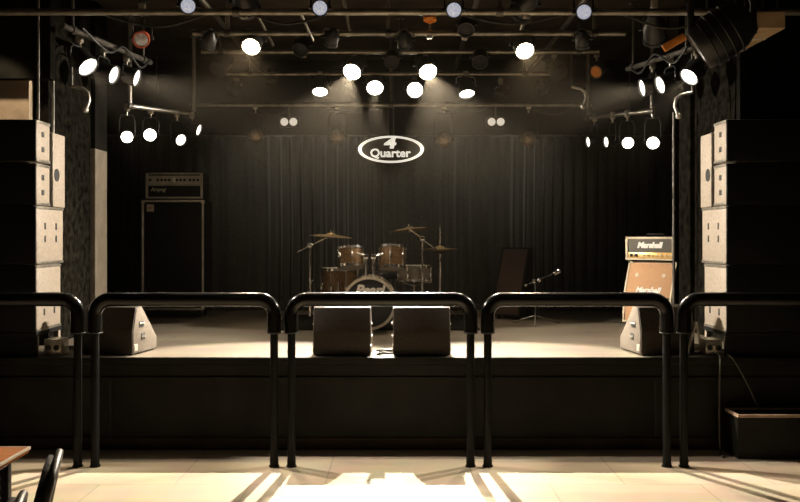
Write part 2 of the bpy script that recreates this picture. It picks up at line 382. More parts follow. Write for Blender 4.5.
# ------------------------------------------------------------------ monitor wedges
def wedge(x, d, rz, label, w=.40, z=.65):
    root = thing('monitor_wedge', label, 'monitor speaker', (x, d, z), rz, 'floor monitor wedges')
    poly = [(0, 0), (0, .17), (.055, .335), (.13, .352), (.40, .09), (.40, 0)]
    B().prism(poly, w, Matrix.Translation((0, 0, .008)), .006).build('cabinet', 'wedge', root)
    a = math.atan2(.09 - .352, .27)
    B().box((0, .272, .236), (w - .05, .345, .012), .003, rot=(a, 0, 0)).build('grille', 'grille', root)
    for s in (-1, 1):
        B().prism([(y * .94 + .012, z * .95 + .008) for y, z in poly], .010, Matrix.Translation((s * w / 2, 0, .008)), .003).build('lit_tone_panel', 'wedge_lit_tone', root)  # thin panels carry the painted lit tone of the black sides
        hr_ = B().box((s * (w / 2 + .004), .135, .215), (.010, .075, .045), .004).build('handle_recess', 'recess', root)
        B().cyl((s * (w / 2 + .010), .10, .222), (s * (w / 2 + .010), .17, .222), .006, n=10).build('handle_bar', 'alu', hr_)
        jp = B().box((s * (w / 2 + .004), .16, .125), (.010, .06, .05), .004).build('jack_plate', 'recess', root)
        for k in (-1, 1): B().cyl((s * (w / 2 + .006), .16 + k * .014, .125), (s * (w / 2 + .013), .16 + k * .014, .125), .010, n=12).build('jack', 'alu', jp)
        B().box((s * (w / 2 + .004), .05, .055), (.010, .05, .05), .003).build('connector_plate', 'alu', root)
        for y in (.03, .37): B().cyl((s * (w / 2 - .03), y, 0), (s * (w / 2 - .03), y, .01), .015).build('foot', 'recess', root)
    return root
wedge(-.415, 6.40, 0, 'black monitor wedge in front of the drum kit, left of the middle pair')
wedge(.155, 6.40, 0, 'black monitor wedge in front of the drum kit, right of the middle pair')
wedge(-2.11, 6.46, R(-10), 'black monitor wedge with lit side, in front of the bass amplifier')
wedge(1.92, 6.44, R(8), 'black monitor wedge with lit side, in front of the small guitar amplifier stack')

# ------------------------------------------------------------------ bass amplifier
bx, bd = -2.39, 9.47
bc = thing('bass_cabinet', 'tall black bass speaker cabinet with pale edging at the left rear of stage', 'bass cabinet', (bx, bd, .65))
B().box((0, .21, .66), (.655, .40, 1.16), .01).build('cabinet', 'tolex', bc)
B().box((0, .004, .66), (.60, .016, 1.10), .004).build('grille', 'grille', bc)
for c, s in (((-.316, -.002, .66), (.022, .02, 1.16)), ((.316, -.002, .66), (.022, .02, 1.16)), ((0, -.002, 1.229), (.655, .02, .022)), ((0, -.002, .091), (.655, .02, .022))):
    B().box(c, s, .004).build('edging', 'trim_grey', bc)
bdg = B().box((-.235, -.008, 1.155), (.075, .012, .075), .003).build('badge', 'amp_piping', bc)
text('8x10', .026, 'badge_text', 'recess', bdg, Matrix.Translation((-.235, -.0155, 1.155)) @ FACE, .001)
B().box((.22, -.008, .14), (.11, .01, .018), .002).build('name_plate', 'trim_grey', bc)
for s in (-1, 1):
    for y in (.06, .36):
        B().cyl((s * .26 - .018, y, .036), (s * .26 + .018, y, .036), .034, n=20).box((s * .26, y, .072), (.05, .06, .012)).build('caster', 'recess', bc)
    for zz in (.10, 1.22): B().box((s * .316, .0, zz), (.035, .03, .035), .006).build('corner', 'alu', bc)
bh = thing('bass_amplifier_head', 'black bass amplifier head with knob panel, on top of the tall cabinet', 'amplifier', (bx + .01, bd + .02, .65 + 1.245))
B().box((0, .16, .147), (.60, .30, .27), .008).build('case', 'tolex', bh)
for s in (-1, 1):
    for y in (.05, .28): B().cyl((s * .25, y, 0), (s * .25, y, .014), .015).build('foot', 'recess', bh)
cp = B().box((0, .006, .205), (.56, .02, .095), .003).build('control_panel', 'trim_grey', bh)
for k, xx in enumerate((-.25, -.17, -.13, -.09, -.05, .03, .07, .11, .17, .21, .25)):
    B().cyl((xx, -.002, .205), (xx, -.022, .205), .013, n=12).build('knob', 'recess', cp)
B().box((-.0, -.004, .205), (.03, .012, .05), .003).build('switch', 'white', cp)
gr = B().box((0, .004, .085), (.55, .02, .115), .003).build('grille', 'grille', bh)
text('Ampeg', .055, 'logo', 'trim_grey', gr, Matrix.Translation((-.17, -.009, .105)) @ FACE, .002, .001, .3)
for c, s in (((-.288, 0, .147), (.024, .02, .27)), ((.288, 0, .147), (.024, .02, .27)), ((0, 0, .020), (.6, .02, .018)), ((0, 0, .274), (.6, .02, .016)), ((0, 0, .15), (.56, .02, .008))):
    B().box(c, s, .003).build('edging', 'trim_grey', bh)

# ------------------------------------------------------------------ guitar amplifier stack (turned to the drums)
gx, gd, gy = 2.345, 8.55, R(-42)
def slant_cab(root, w, h, dep, lean, hb, cloth, edge, logo):
    poly = [(0, .03), (0, hb), (lean, h), (dep, h), (dep, .03)]
    B().prism(poly, w, None, .008).build('cabinet', 'tolex', root)
    a = math.atan2(lean, h - hb); L = math.hypot(lean, h - hb)
    def on(u, v, o): return Vector((u, lean * v / L - math.cos(a) * o, hb + (h - hb) * v / L + math.sin(a) * o))
    sgr = B().box(on(0, L / 2, .002), (w - .05, .016, L - .035), .003, rot=(-a, 0, 0)).build('slanted_grille', cloth, root)
    B().box((0, -.002, .03 + (hb - .03) / 2), (w - .05, .016, hb - .03 - .04), .003).build('lower_grille', cloth, root)
    for u, v, sx, sz in ((0, L - .012, w, .02), (-(w / 2 - .012), L / 2, .02, L), (w / 2 - .012, L / 2, .02, L)):
        B().box(on(u, v, .002), (sx, .02, sz), .003, rot=(-a, 0, 0)).build('edging', edge, root)
    B().box((0, -.003, .04), (w, .02, .02), .003).build('edging', edge, root)
    for s in (-1, 1):
        B().box((s * (w / 2 - .012), -.003, (hb + .03) / 2), (.02, .02, hb - .03), .003).build('edging', edge, root)
        for y in (.05, dep - .05): B().cyl((s * (w / 2 - .05), y, 0), (s * (w / 2 - .05), y, .035), .022, n=14).build('foot', 'recess', root)
    if logo:
        Mx = Matrix.Translation(on(0, .085, .012)) @ Matrix.Rotation(-a, 4, 'X') @ FACE
        text('Marshall', .075, 'logo', 'white', sgr, Mx, .003, .002, .25)
        for u in (-.5, .5): B().cyl(on(u * w * .55, L * .62, .008), on(u * w * .55, L * .62, .014), .02, n=16).build('fastener', 'amp_piping', sgr)
    return on
gc = thing('guitar_cabinet', 'small guitar speaker cabinet with slanted orange tan front at right of stage', 'guitar cabinet', (gx, gd, .65), gy)
slant_cab(gc, .50, .615, .30, .13, .26, 'amp_cloth', 'amp_piping', True)
ghp = Matrix.Translation((gx, gd, .65)) @ Matrix.Rotation(gy, 4, 'Z') @ Vector((0, .06, .615))
gh = thing('guitar_amplifier_head', 'guitar amplifier head with white script logo and gold panel, on the slanted cabinet', 'amplifier', ghp, gy)
B().box((0, .12, .125), (.50, .22, .225), .010).build('case', 'tolex', gh)
for s in (-1, 1):
    for y in (.04, .2): B().cyl((s * .20, y, 0), (s * .20, y, .014), .015).build('foot', 'recess', gh)
gr = B().box((0, .006, .150), (.44, .02, .125), .003).build('grille_cloth', 'amp_grey_cloth', gh)
cp = B().box((0, .004, .060), (.45, .02, .055), .003).build('control_panel', 'gold', gh)
for k in range(7): B().cyl((-.06 + k * .045, -.004, .060), (-.06 + k * .045, -.018, .060), .010, n=12).build('knob', 'amp_piping', cp)
for k in range(2): B().box((-.19 + k * .05, -.006, .060), (.03, .012, .03), .003).build('input_jack', 'recess', cp)
text('Marshall', .074, 'logo', 'white', gr, Matrix.Translation((0, -.007, .155)) @ FACE, .003, .004, .25)
for c, s in (((-.238, 0, .125), (.024, .02, .225)), ((.238, 0, .125), (.024, .02, .225)), ((0, 0, .226), (.50, .02, .022)), ((0, 0, .022), (.50, .02, .018))):
    B().box(c, s, .003).build('edging', 'amp_piping', gh)
B().tube([(-.10, .12, .235), (-.08, .12, .262), (.08, .12, .262), (.10, .12, .235)], .010).build('carry_handle', 'tolex', gh)

# second, unlit slanted cabinet behind the drums' right
dc = thing('guitar_cabinet', 'dark brown slanted cabinet in shadow, right of the drum kit', 'guitar cabinet', (1.10, 9.30, .65), R(-38))
slant_cab(dc, .34, .74, .26, .20, .16, 'brown_cloth', 'tolex', False)

# low boom stand beside it
ms = thing('microphone_stand', 'low dark microphone stand with chrome joints, right of the slanted dark cabinet', 'microphone stand', (1.32, 8.75, .65))
B().cyl((0, 0, .05), (0, 0, .42), .010).build('pole', 'black', ms)
for a in (20, 140, 260): B().cyl((0, 0, .09), (.26 * math.cos(R(a)), .26 * math.sin(R(a)), .008), .008).build('leg', 'steel', ms)
B().cyl((-.02, 0, .40), (-.02, 0, .44), .018).sphere((.03, -.02, .43), .02).build('clutch', 'chrome', ms)
B().cyl((-.10, .0, .38), (.20, .02, .50), .007).build('boom', 'black', ms)
B().sphere((-.10, 0, .38), .016).build('counterweight', 'chrome', ms)
B().cyl((.18, .02, .49), (.24, .02, .52), .018, .022).build('microphone', 'chrome', ms)

# ------------------------------------------------------------------ drum kit
tag(B().box((0, 0, .006), (1.9, 1.55, .012), .003).build('drum_rug', 'carpet'), 'black drum rug on stage floor under the drum kit', 'rug').location = (-.22, 8.95, .65)
DZ = .662
def drum(root, r, h, Mx, lugs, shell='shell', top='skin', bottom=True):
    shl = B().lathe([(r - .006, 0), (r, 0), (r, h), (r - .006, h)], Mx, 40).build('shell', shell, root)
    B().lathe([(0, h + .004), (r - .004, h + .004), (r + .004, h - .004)], Mx, 40).build('batter_head', top, root)
    if bottom: B().lathe([(0, -.004), (r - .004, -.004), (r + .004, .004)], Mx, 40).build('resonant_head', top, root)
    for z in (.0, h):
        B().lathe([(r + .004, z - .014), (r + .012, z - .012), (r + .012, z + .012), (r + .002, z + .014)], Mx, 40).build('hoop', 'chrome', root)
    for k in range(lugs):
        a = 2 * PI * (k + .5) / lugs; v = Vector((math.cos(a), math.sin(a), 0))
        b = B(); b.cyl(v * (r + .012) + Vector((0, 0, 0)), v * (r + .012) + Vector((0, 0, h)), .004, n=8)
        b.box(v * (r + .008) + Vector((0, 0, h * .5)), (.018, .018, min(.07, h * .5)), .004)
        bmesh.ops.transform(b.bm, matrix=Mx, verts=b.bm.verts); b.build('lug', 'chrome', shl)
# bass drum
bdx, bdy, br = -.275, 8.02, .225
bd_ = thing('bass_drum', 'sparkle bass drum with white hoop and white logo on black front head', 'bass drum', (bdx, bdy, DZ))
MB = Matrix.Translation((0, 0, br + .022)) @ Matrix.Rotation(-PI / 2, 4, 'X')   # local z -> +y (away from hall)
shl = B().lathe([(br - .008, 0), (br, 0), (br, .42), (br - .008, .42)], MB, 56).build('shell', 'shell', bd_)
fh = B().lathe([(0, .01), (br - .005, .01), (br - .002, .02)], MB, 56).build('front_head', 'skin_black', bd_)
B().lathe([(0, .41), (br - .005, .41)], MB, 56).build('batter_head', 'skin', bd_)
for z in (0, .42):
    B().lathe([(br - .010, z - .02), (br + .014, z - .02), (br + .014, z + .02), (br - .010, z + .02), (br - .010, z - .02)], MB, 56).build('hoop', 'hoop', bd_)
text('Pearl', .125, 'logo', 'white', fh, Matrix.Translation((.0, -.001, br + .135)) @ FACE, .003, .006, .3)
for k in range(8):
    a = 2 * PI * (k + .5) / 8; v = Vector((math.cos(a), math.sin(a), 0)) * (br + .010)
    b = B(); b.cyl(v + Vector((0, 0, -.02)), v + Vector((0, 0, .44)), .005, n=8); b.box(v + Vector((0, 0, .12)), (.02, .02, .06), .004); b.box(v + Vector((0, 0, .30)), (.02, .02, .06), .004)
    bmesh.ops.transform(b.bm, matrix=MB, verts=b.bm.verts); b.build('lug', 'chrome', shl)
for s in (-1, 1):
    B().cyl((s * .20, .08, .16), (s * .36, .02, .010), .009).sphere((s * .36, .02, .012), .014).build('spur', 'chrome', bd_)
for s, tx in ((-1, -.035), (1, .035)):
    B().cyl((tx, .16, 2 * br + .015), (tx, .16, 2 * br + .21), .013).build('tom_post', 'chrome', bd_)
    B().box((tx, .16, 2 * br + .21), (.045, .045, .045), .006).cyl((tx, .16, 2 * br + .215), (tx + s * .085, .19, 2 * br + .235), .011).build('tom_bracket', 'chrome', bd_)
# rack toms, floor tom, snare
def tom(name, x, y, z, r, h, tilt, rz, lugs, label, cat='drum', shell='shell'):
    t = thing(name, label, cat, (x, y, z), rz)
    drum(t, r, h, Matrix.Rotation(tilt, 4, 'X'), lugs, shell)
    return t
tom('rack_tom', -.455, 8.36, 1.225, .115, .17, R(-12), R(8), 6, 'sparkle rack tom left of the two posts above the bass drum')
tom('rack_tom', -.075, 8.36, 1.215, .120, .19, R(-12), R(-8), 6, 'sparkle rack tom right of the two posts above the bass drum')
ft = tom('floor_tom', -.60, 8.95, .84, .18, .34, 0, 0, 8, 'sparkle floor tom on chrome legs, at left rear of the drum kit')
for a in (30, 150, 270):
    v = Vector((math.cos(R(a)), math.sin(R(a)), 0)) * .212
    B().cyl(v + Vector((0, 0, .22)), v * 1.05 + Vector((0, 0, .662 - .84)), .008).build('leg', 'chrome', ft)
ss = thing('snare_stand', 'chrome three legged stand holding the snare drum, right of the bass drum', 'drum stand', (.14, 8.92, DZ))
B().cyl((0, 0, .10), (0, 0, .36), .011).build('pole', 'chrome', ss)
for a in (90, 210, 330):
    c, s = math.cos(R(a)), math.sin(R(a))
    B().cyl((0, 0, .22), (.22 * c, .22 * s, .012), .009).build('leg', 'chrome', ss)
    B().tube([(0, 0, .35), (.14 * c, .14 * s, .39), (.19 * c, .19 * s, .394), (.195 * c, .195 * s, .43)], .007).build('arm', 'chrome', ss)
tom('snare_drum', .14, 8.92, DZ + .415, .165, .13, 0, 0, 8, 'steel shelled snare drum on its stand, right of the bass drum', shell='steel')
def cymbal_stand(x, y, h, cx, cz, r, tilt, yaw, label, boom_back, name='crash'):
    s = thing('cymbal_stand', label, 'cymbal', (x, y, DZ), 0, 'cymbals on chrome stands')
    B().cyl((0, 0, .08), (0, 0, h * .55), .014).build('lower_tube', 'chrome', s)
    B().cyl((0, 0, h * .5), (0, 0, h), .010).build('upper_tube', 'chrome', s)
    B().cyl((0, 0, h * .53), (0, 0, h * .58), .020).sphere((.025, 0, h * .555), .014).build('clamp', 'chrome', s)
    B().cyl((-.022, 0, h), (.022, 0, h), .022).box((0, -.01, h + .005), (.04, .03, .04), .006).build('tilter', 'chrome', s)
    for a in (60, 180, 300): B().tube([(0, 0, .30), (.20 * math.cos(R(a)), .20 * math.sin(R(a)), .10), (.30 * math.cos(R(a)), .30 * math.sin(R(a)), .010)], .009, 8).build('leg', 'chrome', s)
    e = Vector((cx, .0, cz)); bvec = (e - Vector((0, 0, h))).normalized()
    B().cyl(Vector((0, 0, h)) - bvec * boom_back, e, .008).build('boom', 'chrome', s)
    Mx = Matrix.Translation(e) @ Matrix.Rotation(tilt, 4, 'Y') @ Matrix.Rotation(yaw, 4, 'X')
    B().lathe([(.006, .026), (.030, .022), (.045, .008), (r * .6, .001), (r, -.014), (r, -.016), (r * .6, -.001), (.045, .005), (.006, .023)], Mx, 48).build('cymbal', 'brass', s)
    b = B(); b.cyl((0, 0, -.03), (0, 0, .05), .006, n=8).cyl((0, 0, .026), (0, 0, .045), .016, n=10); bmesh.ops.transform(b.bm, matrix=Mx, verts=b.bm.verts); b.build('wing_nut', 'chrome', s)
    return s
cymbal_stand(-.86, 8.62, .755, .20, .855, .205, R(4), R(1), 'crash cymbal on boom stand at the left of the drum kit', .14)
cymbal_stand(.215, 8.65, .82, -.125, .915, .20, R(-6), R(-4), 'tilted crash cymbal on boom stand, highest of the kit, right of the toms', .17)
hh = thing('hi_hat', 'hi hat pair of cymbals on rod stand at the far right of the drum kit', 'hi hat', (.39, 8.80, DZ))
B().cyl((0, 0, .06), (0, 0, .58), .012).build('tube', 'chrome', hh)
B().cyl((0, 0, .5), (0, 0, .96), .005, n=8).build('pull_rod', 'chrome', hh)
for k, z in enumerate((.70, .728)):
    f = 1 if k else -1
    B().lathe([(.006, z + f * .026), (.035, z + f * .02), (.05, z + f * .006), (.178, z - f * .008), (.178, z - f * .0095), (.05, z + f * .004), (.006, z + f * .023)], None, 44).build('cymbal', 'brass', hh)
B().cyl((0, 0, .75), (0, 0, .79), .012).build('clutch', 'chrome', hh)
for a in (40, 160, 280): B().cyl((0, 0, .26), (.24 * math.cos(R(a)), .24 * math.sin(R(a)), .010), .008).build('leg', 'chrome', hh)
B().box((0, -.17, .03), (.08, .24, .012), .003, rot=(R(-10), 0, 0)).build('pedal', 'steel', hh)
th = thing('drum_throne', 'round black padded drum stool behind the bass drum', 'stool', (-.16, 9.28, DZ))
B().lathe([(0, .41), (.15, .41), (.165, .43), (.165, .465), (.15, .485), (0, .49)], None, 32).build('seat', 'seat', th)
B().cyl((0, 0, .12), (0, 0, .42), .016).build('post', 'chrome', th)
for a in (90, 210, 330): B().cyl((0, 0, .28), (.24 * math.cos(R(a)), .24 * math.sin(R(a)), .012), .011).build('leg', 'chrome', th)

# ------------------------------------------------------------------ the sign
sg = thing('hanging_sign', 'oval dark sign with white ring and white lettering, hung before the curtain', 'sign', W(391, 149.5, 10.0))
def ell(a, b, n=64): return [(a * math.cos(2 * PI * k / n), b * math.sin(2 * PI * k / n)) for k in range(n)]
def ring(a0, b0, a1, b1, y0, y1, n=64):
    bm = bmesh.new(); o, i = ell(a0, b0, n), ell(a1, b1, n)
    v = [[bm.verts.new((p[0], y, p[1])) for p in c] for c, y in ((o, y0), (i, y0), (o, y1), (i, y1))]
    for k in range(n):
        q = (k + 1) % n
        bm.faces.new((v[0][k], v[0][q], v[1][q], v[1][k])); bm.faces.new((v[2][k], v[3][k], v[3][q], v[2][q]))
        bm.faces.new((v[0][k], v[2][k], v[2][q], v[0][q])); bm.faces.new((v[1][k], v[1][q], v[3][q], v[3][k]))
    bmesh.ops.recalc_face_normals(bm, faces=bm.faces); b = B(); b.bm.free(); b.bm = bm; return b
ea, eb = .365, .150
b = B(); b.prism([(z, x) for x, z in []] or [(p[1], p[0]) for p in ell(eb - .003, ea - .003)], .03, Matrix.Rotation(PI / 2, 4, 'Z') @ Matrix.Identity(4))
b.build('board', 'sign_board', sg, False)
ring(ea, eb, ea - .038, eb - .022, -.024, .0).build('ring', 'sign_white', sg, False)
text('4', .165, 'numeral', 'sign_white', sg, Matrix.Translation((-.015, -.018, .066)) @ FACE, .005, .007, .12, 1.5)
text('Quarter', .128, 'lettering', 'sign_white', sg, Matrix.Translation((-.008, -.018, -.045)) @ FACE, .005, .003, 0, 1.04)
for xx in (-.03, .03): B().cyl((xx, 0, eb - .015), (xx, 0, eb + .32), .006, n=8).build('hanger', 'steel', sg)
HOLD = sg

# ------------------------------------------------------------------ lighting pipes
def pipe(label, p0, p1, r=.024, m='steel', hang=(.1, .5, .9), name='lighting_pipe', hm='steel_dark', hr=.012):
    p0, p1 = Vector(p0), Vector(p1); c = (p0 + p1) / 2
    root = thing(name, label, 'pipe', c)
    B().cyl(p0 - c, p1 - c, r, n=16).build('tube', m, root)
    for t in hang:
        q = p0.lerp(p1, t) - c
        B().cyl(q, (q.x, q.y, 3.6 - c.z), hr, n=10).cyl((q.x, q.y, 3.585 - c.z), (q.x, q.y, 3.6 - c.z), .045, n=16).build('hanger', hm, root)
        B().cyl(q - (p1 - p0).normalized() * .025, q + (p1 - p0).normalized() * .025, r + .010, n=16).build('clamp', 'steel_dark', root)
    return root
PA = pipe('frontmost pale horizontal lighting pipe, along the top of the picture', (-3.3, 6.30, 3.075), (2.85, 6.30, 3.075), hang=(.02, .35, .65, .95))
PB = pipe('second horizontal lighting pipe from the front, over the middle of the stage', (-1.75, 7.6, 3.22), (1.9, 7.6, 3.22), hang=(.08, .452, .93), hm='steel', hr=.02)
PC = pipe('third horizontal lighting pipe from the front, carrying the two glaring middle lamps', (-1.9, 8.6, 3.27), (1.9, 8.6, 3.27), hang=(.05, .5, .95))
PF = pipe('horizontal pipe carrying the row of round lit lamps above the sign', (-1.85, 9.05, 3.14), (1.6, 9.05, 3.14), .02, hang=(.1, .9))
PE = pipe('long low pale horizontal pipe just in front of the backdrop curtain', (-2.19, 9.4, 2.88), (2.00, 9.4, 2.88), .022, hang=(.01, .5, .99), hm='steel', hr=.016)
g0, g1 = W(130, 106, 8.57), W(194, 114.5, 9.15)
PG = pipe('short bright slanting pipe with a row of small lamps, at left rear', g0, g1, .022, hang=(.0, 1.0), hm='alu', hr=.02, m='alu')
h0, h1 = W(652, 111, 8.57), W(588, 118, 9.15)
PH = pipe('short slanting pipe with a row of small lamps, at right rear', h0, h1, .022, hang=(.0, 1.0), hm='steel', hr=.02)
PJ = pipe('side pipe running back along the left wall with three large lamps', (-2.46, 6.55, 3.04), (-2.26, 8.15, 3.08), .022, 'steel_dark', hang=(.1, .9))
PK = pipe('side pipe running back along the right wall with three large lamps', (2.30, 7.04, 2.98), (2.06, 8.15, 3.02), .022, 'steel_dark', hang=(.1, .9))
# pipes running to the back, and braces
bar('hanging_brace', 'thin diagonal brace pipe above the left glaring lamp', 'pipe', W(246, -6, 7.3), W(273, 45, 8.3), .014)
bar('hanging_brace', 'thin diagonal brace pipe above the right glaring lamp', 'pipe', W(534, -6, 7.3), W(519, 36, 7.9), .014)
bar('hanging_brace', 'short diagonal brace pipe left of the frontmost second lens', 'pipe', W(300, 12, 6.9), W(313, 40, 7.6), .012)
bar('hanging_brace', 'short diagonal brace pipe right of the frontmost second lens', 'pipe', W(343, -4, 6.9), W(350, 31, 7.6), .014)
bar('ceiling_pipe', 'long dark pipe running from front to back, under the left ceiling', 'pipe', (-1.55, 6.2, 3.36), (-1.55, 10.1, 3.36), .022, 'steel_dark')
bar('ceiling_pipe', 'long dark pipe running from front to back, under the right ceiling', 'pipe', (1.45, 6.2, 3.36), (1.45, 10.1, 3.36), .022, 'steel_dark')
bar('ceiling_pipe', 'dark pipe running from front to back, under the middle of the ceiling', 'pipe', (.62, 6.2, 3.40), (.62, 10.1, 3.40), .022, 'steel_dark')

# ------------------------------------------------------------------ lamps
def par(name, lens, aim, D, pz, label, lm, group=None, cat='stage light', body='black', can=1.45, sy=0.0, sx=0.0, doors=False, spot=None, yoke='black'):
    """lens: centre of the lens; aim: where it points; pz: height of the pipe it hangs from; sx, sy: offset of the pipe."""
    lens = Vector(lens); a = (Vector(aim) - lens).normalized(); r = D / 2; L = D * can
    q = a.to_track_quat('Z', 'Y').to_matrix().to_4x4()
    piv = lens - a * (L * .45)
    root = thing(name, label, cat, piv, 0, group)
    Mx = Matrix.Translation(lens - piv) @ q
    B().lathe([(r * .93, -.012), (r * .93, .004), (r * 1.10, .004), (r * 1.10, -.02), (r * 1.02, -.022), (r * 1.02, -L * .55), (r * .62, -L * .86), (r * .40, -L), (0, -L)], Mx, 28).build('can', body, root)
    B().lathe([(0, .004), (r * .5, .0), (r * .94, -.010)], Mx, 28).build('lens', lm, root)
    side = a.cross(Vector((0, 0, 1))); side = side.normalized() if side.length > .1 else Vector((1, 0, 0))
    top = Vector((sx, sy, pz - piv.z)); w = r * 1.22
    upv = Vector((0, 0, 1)); kn = top - upv * .05
    def lerp(p, q_, t): return p + (q_ - p) * t
    mid = Vector((kn.x, kn.y, max(kn.z - .03, r * 1.1)))
    B().tube([side * w, side * w + (mid - Vector((0, 0, 0))) * .75, side * w * .75 + mid, -side * w * .75 + mid, -side * w + mid * .75, -side * w], .007, 8).build('yoke', yoke, root)
    for s in (1, -1): B().cyl(side * (w - .012) * s, side * (w + .016) * s, .014, n=12).build('knob', 'black', root)
    B().cyl(mid, top, .010, n=10).box(top - upv * .008, (.05, .05, .07), .008).build('clamp', 'alu', root)
    if doors:
        for k in range(4):
            Mk = Mx @ Matrix.Rotation(PI / 2 * k, 4, 'Z') @ Matrix.Translation((0, r * 1.12, .0)) @ Matrix.Rotation(R(-35), 4, 'X')
            b = B(); b.box((0, .0, r * .55), (r * 1.6, .003, r * 1.1)); bmesh.ops.transform(b.bm, matrix=Mk, verts=b.bm.verts); b.build('barn_door', 'black', root, False)
    if spot:
        P, ang, blend, col, rad = spot
        ld = bpy.data.lights.new('beam', 'SPOT'); ld.energy = P; ld.spot_size = R(ang); ld.spot_blend = blend; ld.color = col; ld.shadow_soft_size = rad
        lo = bpy.data.objects.new('beam', ld); COL.objects.link(lo); lo.parent = root
        lo.location = lens + a * .03 - piv; lo.rotation_euler = (-a).to_track_quat('Z', 'Y').to_euler()
    return root
WARM = (1, .80, .55); PALE = (1, .90, .75)
# four glaring lamps
par('stage_spotlight', W(352, 72, 8.6), (-1.25, 5.0, 0), .18, 3.27, 'glaring lamp left of the middle pair on the third pipe', 'hot', 'glaring lamps', spot=(2100, 46, .4, PALE, .018))
par('stage_spotlight', W(428, 72, 8.6), (1.05, 5.0, 0), .18, 3.27, 'glaring lamp right of the middle pair on the third pipe', 'hot', 'glaring lamps', spot=(2100, 46, .4, PALE, .018))
par('stage_spotlight', W(251, 47, 7.6), (-1.5, 4.3, .3), .16, 3.22, 'glaring lamp at the left end of the second pipe', 'hot', 'glaring lamps', spot=(250, 70, .8, WARM, .04))
par('stage_spotlight', W(525, 51, 7.6), (1.5, 4.3, .3), .16, 3.22, 'glaring lamp at the right end of the second pipe', 'hot', 'glaring lamps', spot=(250, 70, .8, WARM, .04))
par('stage_spotlight', (-2.98, 6.22, 2.90), (-3.02, 6.96, 2.30), .10, 3.075, 'small added lamp out of view at left end of frontmost pipe, lighting tan wall', 'lit_soft', sy=.08, spot=(34, 72, .6, WARM, .03))  # lamp added outside the view to brighten the tan wall
# row of round lit lamps
par('stage_spotlight', W(375, 88, 9.0), (-.07, 5.3, .1), .175, 3.14, 'round white lit lamp above the left half of the sign', 'lit', 'round lit lamps above the sign', sy=.12, spot=(1500, 19, .5, PALE, .03))
par('stage_spotlight', W(415, 90, 9.0), (.2, 5.0, 1.6), .165, 3.14, 'round white lit lamp above the right half of the sign', 'lit', 'round lit lamps above the sign', sy=.12)
par('stage_spotlight', W(320, 92, 9.0), (-.7, 7.7, .65), .16, 3.14, 'white lamp pointing steeply down, left of the round lit pair', 'lit', 'round lit lamps above the sign', spot=(60, 80, .7, WARM, .05))
par('stage_spotlight', W(467, 94, 9.0), (.9, 7.9, .65), .16, 3.14, 'white lamp pointing down with pale yoke, right of the round lit pair', 'lit', 'round lit lamps above the sign', spot=(60, 80, .7, WARM, .05), yoke='alu')
# front row of unlit lenses
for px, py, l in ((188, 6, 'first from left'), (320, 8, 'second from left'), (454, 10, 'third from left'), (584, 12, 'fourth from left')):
    par('stage_spotlight', W(px, py, 6.18), (0, 0, 1.5), .105, 3.30, f'small unlit lens, bluish reflection as glow, on the frontmost pipe, {l} of four', 'lens_sheen', 'unlit lenses on the frontmost pipe', sy=.05)
# side clusters of large lamps
par('stage_spotlight', W(88, 67, 6.95), (.45, 5.75, 0), .165, 3.05, 'nearest and brightest of three large lamps on the left side pipe', 'lit', 'large lamps on the side pipes', spot=(430, 44, .6, PALE, .03))
par('stage_spotlight', W(114, 75, 7.4), (2.3, 6.5, 1.05), .15, 3.06, 'middle one of three large lamps on the left side pipe', 'lit_soft', 'large lamps on the side pipes', spot=(1500, 38, .6, PALE, .05))
par('stage_spotlight', W(137, 78, 7.85), (2.45, 7.6, 1.35), .15, 3.07, 'rearmost of three large lamps on the left side pipe', 'lit_soft', 'large lamps on the side pipes', spot=(1500, 46, .6, PALE, .05))
par('stage_spotlight', W(689, 77, 7.15), (-.55, 5.75, 0), .155, 2.99, 'nearest and brightest of three large lamps on the right side pipe', 'lit', 'large lamps on the side pipes', spot=(430, 44, .6, PALE, .03))
par('stage_spotlight', W(660, 85, 7.5), (-2.5, 6.5, 1.05), .15, 3.0, 'middle one of three large lamps on the right side pipe', 'lit_soft', 'large lamps on the side pipes', spot=(1500, 38, .6, PALE, .05))
par('stage_spotlight', W(642, 88, 7.85), (-2.7, 7.5, 1.6), .15, 3.01, 'rearmost of three large lamps on the right side pipe', 'lit_soft', 'large lamps on the side pipes', spot=(1500, 46, .6, PALE, .05))
# small lamps on the slanting rear pipes
for px, py, d, D, aim, lm, l in ((127, 137, 8.5, .115, (-1.2, 4, 1.4), 'lit', 'leftmost small lit lamp under the left slanting pipe'),
                             (150, 135, 8.7, .125, (-1.6, 4, 1.4), 'lit', 'second small lit lamp from left under the left slanting pipe'),
                             (181, 140, 8.95, .12, (.6, 6.2, 1.0), 'lit_soft', 'third small lamp from left under the left slanting pipe'),
                             (199, 130, 9.1, .12, (2.2, 8.3, 1.2), 'lit_soft', 'rightmost small lamp seen edge on under the left slanting pipe')):
    par('stage_spotlight', W(px, py, d), aim, D, 2.74, l, lm, 'small lamps under the left slanting pipe', body='black', doors=False)
for px, py, d, D, aim, lm, l in ((653, 143, 8.5, .12, (1.2, 4, 1.4), 'lit', 'rightmost small lit lamp under the right slanting pipe'),
                             (628, 143, 8.7, .115, (1.4, 4, 1.4), 'lit', 'small lit lamp left of the last one under the right slanting pipe'),
                             (606, 142, 8.9, .11, (-1.5, 8.0, 2.0), 'lit_soft', 'small lamp seen side on under the right slanting pipe'),
                             (588, 142, 9.1, .11, (-2.4, 8.2, 1.8), 'lit_soft', 'leftmost small lamp turned sideways under the right slanting pipe')):
    par('stage_spotlight', W(px, py, d), aim, D, 2.71, l, lm, 'small lamps under the right slanting pipe', body='black')
